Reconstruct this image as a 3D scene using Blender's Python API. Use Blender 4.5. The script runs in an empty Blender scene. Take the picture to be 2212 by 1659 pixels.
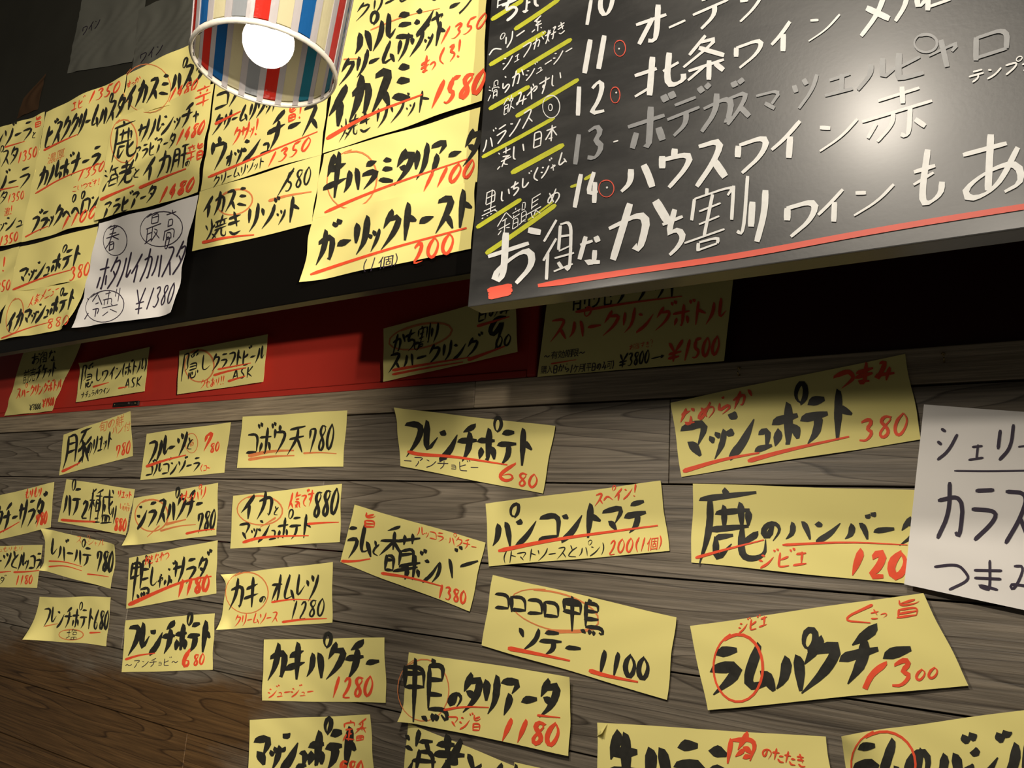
import bpy, bmesh, math, random
from mathutils import Vector, Matrix, Quaternion
random.seed(7)
C = bpy.context.scene.collection
scene = bpy.context.scene

# ------------------------------------------------------------------ camera
F = 1661.0; CX, CY = 1106.0, 829.5
hx = Vector((-2566.0, -182.5, -F)).normalized()
AX = -hx
vy, vz = 8000.0, -F
AZ = Vector((-(vy*hx.y + vz*hx.z)/hx.x, vy, vz)).normalized()
AY = AZ.cross(AX)
R = Matrix((AX, AY, AZ))          # camera -> world rotation (the wall is the plane y = 1, camera at the origin)
cam_d = bpy.data.cameras.new('camera'); cam = bpy.data.objects.new('camera', cam_d); C.objects.link(cam)
cam_d.sensor_fit = 'HORIZONTAL'; cam_d.sensor_width = 36.0; cam_d.lens = 36.0*F/2212.0
cam_d.clip_start = 0.01; cam_d.clip_end = 50
cam.matrix_world = R.to_4x4()
scene.camera = cam

# ------------------------------------------------------------------ world, exposure, room lamps outside the view
w = bpy.data.worlds.new('world'); scene.world = w; w.use_nodes = True
w.node_tree.nodes['Background'].inputs[0].default_value = (1.0, 0.92, 0.80, 1)
w.node_tree.nodes['Background'].inputs[1].default_value = 0.045
scene.view_settings.view_transform = 'Standard'
scene.view_settings.look = 'None'
scene.view_settings.gamma = 1.0
scene.view_settings.use_curve_mapping = False
scene.view_settings.exposure = 0.30

def lamp(name, loc, power, col=(1.0, 0.90, 0.76), rad=0.03):
    d = bpy.data.lights.new(name, 'POINT'); d.energy = power; d.color = col; d.shadow_soft_size = rad
    o = bpy.data.objects.new(name, d); C.objects.link(o); o.location = loc
    return o
lamp('counter_lamp', (-0.173, -0.07, 0.81), 23.0, rad=0.035)
lamp('counter_lamp', (0.04, -0.50, 0.65), 16.0, rad=0.03)
lamp('table_lamp', (1.76, -0.80, 0.057), 230.0, rad=0.03)
lamp('table_lamp', (1.80, -0.80, 0.20), 230.0, rad=0.04)
BULB_E = 3.6

# ------------------------------------------------------------------ pixel geometry of the photograph (2212 x 1659)
def ray(px, py):
    return R @ Vector((px-CX, -(py-CY), -F))
def on(px, py, D):
    d = ray(px, py); return d*(D/d.y)

# ------------------------------------------------------------------ materials
MATS = {}
def pbr(name, col, rough=0.6, spec=0.5, metal=0.0, noise=0.0, nscale=20.0, bump=0.0, bscale=200.0):
    m = bpy.data.materials.new(name); m.use_nodes = True
    nt = m.node_tree; b = nt.nodes['Principled BSDF']
    b.inputs['Base Color'].default_value = (*col, 1); b.inputs['Roughness'].default_value = rough
    b.inputs['Metallic'].default_value = metal; b.inputs['Specular IOR Level'].default_value = spec
    tc = nt.nodes.new('ShaderNodeTexCoord')
    if noise > 0:
        n = nt.nodes.new('ShaderNodeTexNoise'); n.inputs['Scale'].default_value = nscale; n.inputs['Detail'].default_value = 4
        nt.links.new(tc.outputs['Object'], n.inputs['Vector'])
        mx = nt.nodes.new('ShaderNodeMix'); mx.data_type = 'RGBA'
        mx.inputs['A'].default_value = (*[c*(1-noise) for c in col], 1)
        mx.inputs['B'].default_value = (*[min(1, c*(1+noise)) for c in col], 1)
        nt.links.new(n.outputs['Fac'], mx.inputs['Factor']); nt.links.new(mx.outputs['Result'], b.inputs['Base Color'])
    if bump > 0:
        n2 = nt.nodes.new('ShaderNodeTexNoise'); n2.inputs['Scale'].default_value = bscale; n2.inputs['Detail'].default_value = 3
        nt.links.new(tc.outputs['Object'], n2.inputs['Vector'])
        bp = nt.nodes.new('ShaderNodeBump'); bp.inputs['Strength'].default_value = bump; bp.inputs['Distance'].default_value = 0.002
        nt.links.new(n2.outputs['Fac'], bp.inputs['Height']); nt.links.new(bp.outputs['Normal'], b.inputs['Normal'])
    MATS[name] = m
    return m

M_YEL = pbr('yellow_paper', (0.79, 0.70, 0.25), 0.75, 0.2, noise=0.03, nscale=9, bump=0.12, bscale=14)
M_WHT = pbr('white_paper', (0.78, 0.75, 0.71), 0.7, 0.2, noise=0.02, nscale=9, bump=0.1, bscale=14)
M_INK = pbr('black_ink', (0.024, 0.023, 0.018), 0.55, 0.3, noise=0.5, nscale=120)
M_PEN = pbr('dark_pen', (0.035, 0.025, 0.045), 0.6, 0.3)
M_RED = pbr('red_ink', (0.80, 0.085, 0.03), 0.6, 0.3, noise=0.22, nscale=70)
M_PAL = pbr('pale_red_ink', (0.70, 0.22, 0.07), 0.65, 0.3, noise=0.15, nscale=70)
M_CHW = pbr('white_marker', (0.70, 0.70, 0.68), 0.45, 0.4, noise=0.13, nscale=160)
M_CHG = pbr('grey_marker', (0.25, 0.255, 0.26), 0.45, 0.4, noise=0.2, nscale=160)
M_CHY = pbr('yellow_marker', (0.46, 0.47, 0.035), 0.5, 0.4, noise=0.25, nscale=90)
M_CHR = pbr('red_marker', (0.62, 0.085, 0.05), 0.5, 0.4, noise=0.08, nscale=60)
M_BLK = pbr('black_edge', (0.03, 0.028, 0.024), 0.4, 0.4)
M_FASC = pbr('black_fascia', (0.0035, 0.003, 0.0024), 0.3, 0.15, noise=0.3, nscale=4)
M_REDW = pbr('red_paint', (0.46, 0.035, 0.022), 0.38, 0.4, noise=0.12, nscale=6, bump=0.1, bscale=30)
M_DRED = pbr('shaded_red_paint', (0.045, 0.008, 0.007), 0.4, 0.4)  # red paint darkened, the shade under the board put into its colour
M_BRASS = pbr('brass', (0.35, 0.27, 0.12), 0.35, 0.5, 1.0)
M_IRON = pbr('iron', (0.05, 0.045, 0.04), 0.4, 0.5, 0.8)
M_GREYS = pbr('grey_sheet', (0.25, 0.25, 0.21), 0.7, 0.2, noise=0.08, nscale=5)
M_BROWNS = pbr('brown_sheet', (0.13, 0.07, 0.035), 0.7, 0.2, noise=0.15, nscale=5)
M_DARKW = pbr('dark_wall', (0.06, 0.058, 0.045), 0.6, 0.3, noise=0.25, nscale=3)
INKS = {'k': M_INK, 'n': M_PEN, 'r': M_RED, 'p': M_PAL, 'w': M_CHW, 'g': M_CHG, 'y': M_CHY, 's': M_CHR}

def board_mat():
    m = pbr('chalkboard', (0.022, 0.022, 0.021), 0.36, 0.5)
    nt = m.node_tree; b = nt.nodes['Principled BSDF']; tc = nt.nodes.new('ShaderNodeTexCoord')
    mp = nt.nodes.new('ShaderNodeMapping'); mp.inputs['Scale'].default_value = (3, 3, 9); mp.inputs['Rotation'].default_value = (0, 0.35, 0)
    nt.links.new(tc.outputs['Object'], mp.inputs['Vector'])
    n = nt.nodes.new('ShaderNodeTexNoise'); n.inputs['Scale'].default_value = 3; n.inputs['Detail'].default_value = 7; n.inputs['Roughness'].default_value = 0.65
    nt.links.new(mp.outputs['Vector'], n.inputs['Vector'])
    r = nt.nodes.new('ShaderNodeValToRGB'); r.color_ramp.elements[0].position = 0.42; r.color_ramp.elements[0].color = (0.018, 0.0178, 0.0172, 1)
    r.color_ramp.elements[1].position = 0.78; r.color_ramp.elements[1].color = (0.050, 0.049, 0.046, 1)
    nt.links.new(n.outputs['Fac'], r.inputs['Fac']); nt.links.new(r.outputs['Color'], b.inputs['Base Color'])
    r2 = nt.nodes.new('ShaderNodeMapRange'); r2.inputs['To Min'].default_value = 0.40; r2.inputs['To Max'].default_value = 0.48; b.inputs['Coat Weight'].default_value = 0.22; b.inputs['Coat Roughness'].default_value = 0.24
    nt.links.new(n.outputs['Fac'], r2.inputs['Value']); nt.links.new(r2.outputs['Result'], b.inputs['Roughness'])
    n2 = nt.nodes.new('ShaderNodeTexNoise'); n2.inputs['Scale'].default_value = 260; nt.links.new(tc.outputs['Object'], n2.inputs['Vector'])
    bp = nt.nodes.new('ShaderNodeBump'); bp.inputs['Strength'].default_value = 0.12; bp.inputs['Distance'].default_value = 0.0005
    nt.links.new(n2.outputs['Fac'], bp.inputs['Height']); nt.links.new(bp.outputs['Normal'], b.inputs['Normal'])
    return m
M_BOARD = board_mat()

def wood_mat(name, dark, mid, light, brown_zone=True, gscale=1.0):
    m = bpy.data.materials.new(name); m.use_nodes = True
    nt = m.node_tree; N = nt.nodes; L = nt.links; b = N['Principled BSDF']
    b.inputs['Roughness'].default_value = 0.5; b.inputs['Specular IOR Level'].default_value = 0.4
    tc = N.new('ShaderNodeTexCoord'); oi = N.new('ShaderNodeObjectInfo')
    rv = N.new('ShaderNodeMath'); rv.operation = 'MULTIPLY'; rv.inputs[1].default_value = 37.0; L.new(oi.outputs['Random'], rv.inputs[0])
    cb = N.new('ShaderNodeCombineXYZ'); L.new(rv.outputs[0], cb.inputs[0]); L.new(rv.outputs[0], cb.inputs[1]); L.new(rv.outputs[0], cb.inputs[2])
    ad = N.new('ShaderNodeVectorMath'); ad.operation = 'ADD'; L.new(tc.outputs['Object'], ad.inputs[0]); L.new(cb.outputs[0], ad.inputs[1])
    # broad figure: contour lines of a stretched noise give cathedral rings
    mp = N.new('ShaderNodeMapping'); mp.inputs['Scale'].default_value = (0.8*gscale, 1, 11*gscale); L.new(ad.outputs[0], mp.inputs['Vector'])
    n1 = N.new('ShaderNodeTexNoise'); n1.inputs['Scale'].default_value = 0.9; n1.inputs['Detail'].default_value = 2.2; n1.inputs['Roughness'].default_value = 0.42
    L.new(mp.outputs[0], n1.inputs['Vector'])
    ml = N.new('ShaderNodeMath'); ml.operation = 'MULTIPLY'; ml.inputs[1].default_value = 21.0; L.new(n1.outputs['Fac'], ml.inputs[0])
    fr = N.new('ShaderNodeMath'); fr.operation = 'FRACT'; L.new(ml.outputs[0], fr.inputs[0])
    rp = N.new('ShaderNodeValToRGB'); e = rp.color_ramp.elements
    e[0].position = 0.0; e[0].color = (*light, 1); e[1].position = 0.86; e[1].color = (*mid, 1)
    e.new(0.94).color = (*dark, 1); e.new(1.0).color = (*light, 1)
    L.new(fr.outputs[0], rp.inputs['Fac'])
    # fine fibres
    mp2 = N.new('ShaderNodeMapping'); mp2.inputs['Scale'].default_value = (6, 20, 240); L.new(ad.outputs[0], mp2.inputs['Vector'])
    n2 = N.new('ShaderNodeTexNoise'); n2.inputs['Scale'].default_value = 1.0; n2.inputs['Detail'].default_value = 5; n2.inputs['Roughness'].default_value = 0.6
    L.new(mp2.outputs[0], n2.inputs['Vector'])
    mr = N.new('ShaderNodeMapRange'); mr.inputs['From Min'].default_value = 0.3; mr.inputs['From Max'].default_value = 0.72
    mr.inputs['To Min'].default_value = 0.5; mr.inputs['To Max'].default_value = 1.38; L.new(n2.outputs['Fac'], mr.inputs['Value'])
    mx = N.new('ShaderNodeVectorMath'); mx.operation = 'SCALE'; L.new(rp.outputs['Color'], mx.inputs[0]); L.new(mr.outputs[0], mx.inputs['Scale'])
    # per-plank tone
    tr = N.new('ShaderNodeMapRange'); tr.inputs['To Min'].default_value = 0.86; tr.inputs['To Max'].default_value = 1.14; L.new(oi.outputs['Random'], tr.inputs['Value'])
    mx2 = N.new('ShaderNodeVectorMath'); mx2.operation = 'SCALE'; L.new(mx.outputs[0], mx2.inputs[0]); L.new(tr.outputs[0], mx2.inputs['Scale'])
    out = mx2.outputs[0]
    if brown_zone:
        # the lower left of the wall is tinted browner by position; its edge is irregular
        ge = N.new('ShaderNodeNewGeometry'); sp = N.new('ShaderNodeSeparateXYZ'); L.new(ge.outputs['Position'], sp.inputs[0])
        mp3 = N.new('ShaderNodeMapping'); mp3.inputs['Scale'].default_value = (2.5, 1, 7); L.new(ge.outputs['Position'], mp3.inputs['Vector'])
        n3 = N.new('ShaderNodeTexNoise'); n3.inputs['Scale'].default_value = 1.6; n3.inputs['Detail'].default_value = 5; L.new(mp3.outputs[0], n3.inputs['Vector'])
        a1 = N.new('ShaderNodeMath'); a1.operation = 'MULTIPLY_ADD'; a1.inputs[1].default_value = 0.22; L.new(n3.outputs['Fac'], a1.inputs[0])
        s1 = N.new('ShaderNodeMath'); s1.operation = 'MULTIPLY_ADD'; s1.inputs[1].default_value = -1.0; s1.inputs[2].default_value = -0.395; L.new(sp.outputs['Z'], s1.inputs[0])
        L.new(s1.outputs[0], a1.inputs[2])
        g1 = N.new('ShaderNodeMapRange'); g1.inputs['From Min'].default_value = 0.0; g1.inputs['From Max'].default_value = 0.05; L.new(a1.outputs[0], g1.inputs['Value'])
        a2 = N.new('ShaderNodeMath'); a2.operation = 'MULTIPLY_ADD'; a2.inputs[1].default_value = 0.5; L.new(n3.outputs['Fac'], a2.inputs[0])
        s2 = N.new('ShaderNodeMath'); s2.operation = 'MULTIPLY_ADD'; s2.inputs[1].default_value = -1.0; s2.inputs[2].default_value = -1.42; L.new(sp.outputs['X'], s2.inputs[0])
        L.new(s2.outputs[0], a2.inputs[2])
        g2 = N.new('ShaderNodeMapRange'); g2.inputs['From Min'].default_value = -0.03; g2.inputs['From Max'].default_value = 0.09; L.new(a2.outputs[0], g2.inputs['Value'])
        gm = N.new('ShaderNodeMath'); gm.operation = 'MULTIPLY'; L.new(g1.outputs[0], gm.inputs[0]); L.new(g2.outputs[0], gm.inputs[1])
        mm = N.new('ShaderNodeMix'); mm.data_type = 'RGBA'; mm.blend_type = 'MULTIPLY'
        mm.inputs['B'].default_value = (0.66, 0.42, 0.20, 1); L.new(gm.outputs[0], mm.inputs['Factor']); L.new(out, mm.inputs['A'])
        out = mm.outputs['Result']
    L.new(out, b.inputs['Base Color'])
    bp = N.new('ShaderNodeBump'); bp.inputs['Strength'].default_value = 0.55; bp.inputs['Distance'].default_value = 0.0015
    sm = N.new('ShaderNodeMath'); sm.operation = 'MULTIPLY_ADD'; sm.inputs[1].default_value = -0.6
    L.new(fr.outputs[0], sm.inputs[0]); L.new(n2.outputs['Fac'], sm.inputs[2])
    L.new(sm.outputs[0], bp.inputs['Height']); L.new(bp.outputs['Normal'], b.inputs['Normal'])
    return m
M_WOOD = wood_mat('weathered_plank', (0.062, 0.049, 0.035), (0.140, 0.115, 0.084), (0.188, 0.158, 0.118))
M_TRIM = wood_mat('pale_trim', (0.27, 0.21, 0.135), (0.32, 0.253, 0.168), (0.335, 0.268, 0.18), brown_zone=False, gscale=0.6)

# ------------------------------------------------------------------ helpers
def mesh_obj(name, verts, faces, mat, parent=None, smooth=False, mats=None, midx=None):
    me = bpy.data.meshes.new(name); me.from_pydata([tuple(v) for v in verts], [], faces)
    for m in (mats or [mat]): me.materials.append(m)
    if midx: me.polygons.foreach_set('material_index', midx)
    if smooth: me.polygons.foreach_set('use_smooth', [True]*len(me.polygons))
    me.update()
    o = bpy.data.objects.new(name, me); C.objects.link(o)
    if parent is not None: o.parent = parent
    return o
def bevel_box(name, x0, x1, y0, y1, z0, z1, mat, parent=None, bev=0.001, seg=1):
    cx, cy, cz = (x0+x1)/2, (y0+y1)/2, (z0+z1)/2
    bm = bmesh.new(); bmesh.ops.create_cube(bm, size=1.0)
    bmesh.ops.scale(bm, vec=(x1-x0, y1-y0, z1-z0), verts=bm.verts)
    if bev: bmesh.ops.bevel(bm, geom=bm.edges[:], offset=bev, segments=seg, affect='EDGES', profile=0.6)
    me = bpy.data.meshes.new(name); bm.to_mesh(me); bm.free(); me.materials.append(mat)
    o = bpy.data.objects.new(name, me); C.objects.link(o)
    o.location = (cx, cy, cz)
    if parent is not None:
        o.parent = parent; o.location = Vector((cx, cy, cz)) - parent.location
    return o
def empty(name, loc, label=None, cat=None, group=None, kind=None):
    o = bpy.data.objects.new(name, None); C.objects.link(o); o.location = loc; o.empty_display_size = 0.05
    tag(o, label, cat, group, kind); return o
def tag(o, label=None, cat=None, group=None, kind=None):
    if label: o['label'] = label
    if cat: o['category'] = cat
    if group: o['group'] = group
    if kind: o['kind'] = kind
    return o
def tube(name, pts, r, mat, parent=None, seg=10, off=None):
    vs, fs = [], []
    off = off or Vector((0, 0, 0))
    n = len(pts); P = [Vector(p) for p in pts]
    up = Vector((0.123, 0.3, 1)).normalized()
    for i in range(n):
        d = (P[min(n-1, i+1)] - P[max(0, i-1)]).normalized()
        a = d.cross(up).normalized(); b2 = d.cross(a).normalized()
        for k in range(seg):
            t = 2*math.pi*k/seg
            vs.append(P[i] - off + a*math.cos(t)*r + b2*math.sin(t)*r)
    for i in range(n-1):
        for k in range(seg):
            fs.append((i*seg+k, i*seg+(k+1) % seg, (i+1)*seg+(k+1) % seg, (i+1)*seg+k))
    fs.append(tuple(range(seg))[::-1]); fs.append(tuple((n-1)*seg+k for k in range(seg)))
    return mesh_obj(name, vs, fs, mat, parent, True)

# ------------------------------------------------------------------ the setting: plank wall, trim, red panels, fascia
wall = empty('wall_back', (-1.0, 1.0, 0.0), 'weathered grey-brown plank wall under the menu slips', None, None, 'structure')
bevel_box('wall_backing', -3.2, 0.9, 1.022, 1.05, -1.0, 0.88, M_DRED, wall, 0)
rows = [0.2118, 0.0925, -0.0322, -0.1499, -0.2720, -0.3932, -0.5140, -0.6360, -0.7580]
ends = [[-0.3985], [-1.065, 0.18], [-1.9, 0.06], [-1.62], [-0.3965], [-1.36], [-0.7], [-1.8]]
for i in range(len(rows)-1):
    xs = [-3.2] + ends[i] + [0.9]
    for a, b_ in zip(xs[:-1], xs[1:]):
        g = 0.0012
        pr = random.uniform(-0.0008, 0.0008)
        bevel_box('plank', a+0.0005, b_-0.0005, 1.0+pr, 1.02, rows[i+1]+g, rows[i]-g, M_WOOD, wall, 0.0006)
tr = empty('trim_1', (-1.0, 1.0, 0.235), 'pale beige wooden rail above the planks', None, None, 'structure')
for a, b_ in ((-3.2, -0.7375), (-0.7368, 0.9)):
    bevel_box('rail_board', a, b_, 0.9985, 1.02, 0.2135, 0.2575, M_TRIM, tr, 0.0012)
# red sliding panels above the rail
rp_ = empty('wall_red', (-1.0, 1.0, 0.4), 'red painted panel band above the beige rail', None, None, 'structure')
bevel_box('panel', -3.2, -0.640, 1.006, 1.02, 0.272, 0.80, M_REDW, rp_, 0.001)
bevel_box('panel_stile', -0.640, -0.6225, 1.0, 1.02, 0.2585, 0.80, M_REDW, rp_, 0.004, 3)
bevel_box('panel_rail', -3.2, -0.641, 1.002, 1.02, 0.2585, 0.2705, M_REDW, rp_, 0.002, 2)
bevel_box('panel', -0.618, 0.9, 1.012, 1.02, 0.2585, 0.80, M_DRED, rp_, 0.001)  # next red panel, its shade is in the material colour
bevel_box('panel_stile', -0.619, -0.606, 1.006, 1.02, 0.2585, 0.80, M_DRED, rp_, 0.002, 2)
# added unseen slab, blocks the table lamps to shape the lit red rectangle
rw = empty('light_blocker', (1.6, -0.31, 0.2), 'added unseen slab that blocks the table lamps', None, None, 'structure')
bevel_box('upright_slab', 1.0, 2.8, -0.30, -0.27, -1.0, 3.2, M_DARKW, rw, 0)
# black hanging fascia, 0.29 m in front of the wall
fa = empty('trim_2', (-1.0, 0.72, 0.6), 'black glossy fascia board behind the upper yellow sheets', None, None, 'structure')
bevel_box('fascia_board', -3.4, 0.95, 0.713, 0.732, 0.321, 0.852, M_FASC, fa, 0.0015)
ce = empty('ceiling', (0, 0, 3.2), 'dark ceiling out of view', None, None, 'structure')
bevel_box('ceiling_slab', -9, 3, -2.2, 1.9, 3.2, 3.25, M_DARKW, ce, 0)
bw = empty('wall_far', (-1.0, 1.62, 1.3), 'dark wall above and behind the fascia', None, None, 'structure')
bevel_box('upright_slab', -9, 1.6, 1.62, 1.66, 0.9, 3.2, M_DARKW, bw, 0)
bevel_box('shelf_slab', -9, 1.6, 1.05, 1.62, 0.88, 0.9, M_DARKW, bw, 0)

# ------------------------------------------------------------------ stroke alphabet: two digits per point on a 0-9 grid (x right, y down)
G = {
'ア':"118154 444629",'イ':"714416 5459",'ウ':"4042 1114 12827539",'エ':"2272 5158 1888",'オ':"1383 606948 5328",
'カ':"13827968 404519",'キ':"1372 0685 4059",'ク':"4014 32826619",'ケ':"3014 2383 535629",'コ':"128288 1888",'サ':"0383 2126 707549",
'シ':"1132 0425 195783",'ス':"11715519 5589",'セ':"048366 30398989",'タ':"4014 32816619 3466",'チ':"7022 0484 525629",'ツ':"1224 4153 817539",
'テ':"2171 0484 545729",'ト':"3039 3385",'ナ':"0383 505629",'ニ':"2272 0888",'ハ':"323618 627589",'ヒ':"20283989 7325",'フ':"11817529",
'ヘ':"063398",'ホ':"0383 505948 2518 7588",'マ':"028256 3568",'ミ':"2162 2475 1789",'ム':"401887 6599",'メ':"705519 2387",
'ヤ':"048365 3159",'ユ':"237368 0898",'ヨ':"228288 2585 2888",'ラ':"2171 14847629",'リ':"2126 707639",'ル':"313509 606895",
'レ':"202884",'ロ':"1219 128288 1888",'ワ':"1215 12827629",'ン':"1233 195783",'ソ':"1124 817529",'ー':"1585",
'お':"0373 30381735748759 7192",'な':"1252 3016 6173 656948375889",'か':"03625847 3018 7195",'ち':"0272 402554866839",
'り':"2226 616549",'も':"4037498886 1363 1564",'あ':"1262 4048 7358291745758869",'ら':"2327658749 3041",'み':"215128163697 746869",
'や':"05728455 4052 3149",'す':"0282 505536345539",'い':"111738 7286",'く':"602579",'め':"2258 61381724739669",'き':"1262 1464 3056 274978",
'の':"52381623628559",'し':"20275886",'じ':"20275886",'と':"2044 7234172879",'つ':"0362849649",'ま':"1383 1585 505848273778",'さ':"1373 3066 284979",
'ろ':"217134658749",'こ':"2272 172889",'で':"028245465889",'は':"1119 4393 706948366789",'た':"0353 3018 5585 475989",'よ':"5363 505848273778",'ょ':"5383 505848273778",
'得':"3003 3306 1519 4145 417175 4373 4575 3686 3888 757968 4758",
'割':"3031 1114 117162 2353 2555 0767 4137 2829 285859 2959 7176 909988",
'滑':"0112 0324 0926 4043 407073 5253 3335 338485 4549 457579 4676 4878",
'飲':"3003 3053 1444 1419 444649 1646 1939 6053 628264 646659 6699",
'凄':"0112 0928 3282 5053 3485 2696 554879 755539",
'日':"2129 217179 2575 2979",'本':"1282 5059 5217 5297 3767",
'黒':"2125 217175 2373 2575 5158 1787 0888 0919 3949 5969 7899",
'余':"5004 5094 3363 1686 5359 3718 6788",
'韻':"2021 0252 1314 4243 0454 1519 154549 1747 1949 6063 608083 6383 6468 649498 6696 6898 7859 7899",
'長':"3035 3080 3272 3474 0696 364959 6658 5699",
'系':"7022 513363 732585 5559 3718 7788",
'好':"302549 412719 0353 619173 737968 5595",
'条':"4013 317105 3285 1686 5559 4618 6688",
'北':"0343 3039 0837 8354 60689896",
'赤':"2171 5053 0494 444628 646958 2517 7688",
'鹿':"4041 1181 212519 3373 7375 2575 4245 6265 363957 3656 65699997 8667",
'鴨':"0104 014144 0242 0444 2029 6061 5157 518183 5383 5585 57979988 4859 6869 7879",
'豚':"111609 114148 1343 1545 5191 7154 637579 6556 7456 7759 9375 7599",
'天':"1181 1484 515419 5489",
'焼':"0214 4334 203509 3658 4292 7064 4494 5254 8284 4595 6539 75789997",
'海':"0112 0324 0926 4033 4282 4438 448488 2696 3888 6275",
'老':"1262 4044 0494 815509 45498987 7556",
'肝':"111609 114148 1343 1545 5191 5494 7179",
'辛':"5051 1181 3233 7263 0494 1787 5459",
'旨':"20236372 6122 2529 257579 2777 2979",
'最':"3033 307073 3171 3373 0494 1419 4449 1646 0948 558649 5699",
'高':"5051 1181 3335 336365 3565 1619 168689 3739 376769 3969",
'春':"2171 2373 0494 503608 4496 3639 366669 3767 3969",
'冷':"0112 0927 6033 6195 5474 468678 6669",
'製':"1141 0353 3035 1315 135355 7073 9095 0696 5566 4819 5799",
'隠':"0009 0030233516 8041 4152 6152 8172 448486 4585 4686 4749 57598987 6768 9798",
'塩':"0333 2127 0836 5043 5182 5355 538385 5585 4749 478789 6769 3999",
'種':"4011 0343 2029 2306 2345 9051 4292 5356 538386 5484 5686 7179 5888 4999",
'盛':"1282 122618 143436 50668785 8355 7081 2729 277779 4749 5759 1999",
'人':"504519 4589",'気':"3013 2282 2464 15767999 5629 2759",
'定':"5051 1113 118183 2474 5459 5676 3619 3899",
'番':"7022 3242 1484 5155 5306 5386 2729 277779 2878 2979 5759",
'肉':"1219 12827978 5035 5476 5537 5777",'牛':"3014 2383 0696 5059",
'香':"7021 0393 5155 5306 5396 3639 366669 3767 3969",
'草':"0191 3032 6062 2326 237376 2474 2676 0797 5659",
'0':"502216497783 50",'1':"6039",'2':"225072561989",'3':"11507244865918",'4':"501686 6369",'5':"302465774918 3080",
'6':"602417497755 26",'7':"1114 118139",'8':"814022548759275482 71",'9':"814013458159",'¥':"1045 8045 4549 1585 1777",
'(':"60333669",')':"30636639",'!':"5056 5859",'→':"0595 7395 7795",'〜':"16345785",'A':"5019 5089 2676",'S':"814023766918",'K':"2029 8025 2589",
'・':"4555",'、':"4566",'-':"2575",
}
G['0'] = "5022164977835 0".replace(' ', ''); G['6'] = "60241749775526"; G['8'] = "814022548759275482 71".replace(' ', '')
G['0'] = "50221649778350"; G['8'] = "81402254875927548271"
DAK = {'ガ':'カ','グ':'ク','ゴ':'コ','ザ':'サ','ジ':'シ','ズ':'ス','ゾ':'ソ','ダ':'タ','デ':'テ','ド':'ト','バ':'ハ','ビ':'ヒ','ブ':'フ','ベ':'ヘ','ボ':'ホ','が':'か','ぶ':'ふ','ぎ':'き','で':'で','じ':'じ','ぞ':'そ'}
HAN = {'パ':'ハ','ピ':'ヒ','プ':'フ','ペ':'ヘ','ポ':'ホ'}
G['ふ'] = "4152 54665849 2618 7688"; G['ぶ'] = G['ふ']
SMALL = {'ァ':'ア','ィ':'イ','ゥ':'ウ','ェ':'エ','ォ':'オ','ッ':'ツ','ャ':'ヤ','ュ':'ユ','ョ':'ヨ','ゃ':'や','っ':'つ','ょ':'ょ'}
def glyph(ch):
    """list of strokes, each a list of (x, y) in 0..1 box, y down; plus width factor"""
    sc, base, mark = 1.0, ch, 0
    if ch in SMALL: base = SMALL[ch]; sc = 0.62
    if ch in DAK: base = DAK[ch]; mark = 1
    if ch in HAN: base = HAN[ch]; mark = 2
    if base not in G: return None
    st = []
    for s in G[base].split():
        st.append([(int(s[i])/9.0, int(s[i+1])/9.0) for i in range(0, len(s)-1, 2)])
    if mark:
        st = [[(x*0.93, 0.08+y*0.92) for x, y in s] for s in st]
        if mark == 1: st += [[(0.80, -0.06), (0.88, 0.10)], [(0.97, -0.10), (1.05, 0.05)]]
        else:
            cx, cy, r = 0.92, -0.06, 0.185
            st.append([(cx + r*math.sin(a)*0.95, cy + r*math.cos(a)*1.1) for a in [2*math.pi*k/8 for k in range(9)]])
    if sc != 1.0: st = [[(x, 1-(1-y)*sc) for x, y in s] for s in st]
    return st
def adv(ch):
    if ch in SMALL: return 0.62
    if ch in '0123456789': return 0.60
    if ch in '()!・、-': return 0.45
    if ch == ' ': return 0.5
    if ch in 'ーリトレ': return 0.82
    if ch in 'ASK': return 0.7
    return 1.0

FONT_CACHE = {}
def font_glyph(ch):
    """rare tiny kanji come from Blender's own built-in font, as flat outlines"""
    if ch in FONT_CACHE: return FONT_CACHE[ch]
    cu = bpy.data.curves.new('tmp', 'FONT'); cu.body = ch; cu.size = 1.0
    cu.resolution_u = 3
    o = bpy.data.objects.new('tmp', cu); C.objects.link(o)
    dg = bpy.context.evaluated_depsgraph_get(); dg.update()
    me = o.evaluated_get(dg).to_mesh()
    vs = [(v.co.x, v.co.y) for v in me.vertices]; fs = [tuple(p.vertices) for p in me.polygons]
    o.evaluated_get(dg).to_mesh_clear(); bpy.data.objects.remove(o); bpy.data.curves.remove(cu)
    if vs:
        x0 = min(v[0] for v in vs); x1 = max(v[0] for v in vs); y0 = min(v[1] for v in vs); y1 = max(v[1] for v in vs)
        vs = [((x-x0)/max(1e-6, x1-x0), 1-(y-y0)/max(1e-6, y1-y0)) for x, y in vs]
    FONT_CACHE[ch] = (vs, fs)
    return FONT_CACHE[ch]

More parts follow.
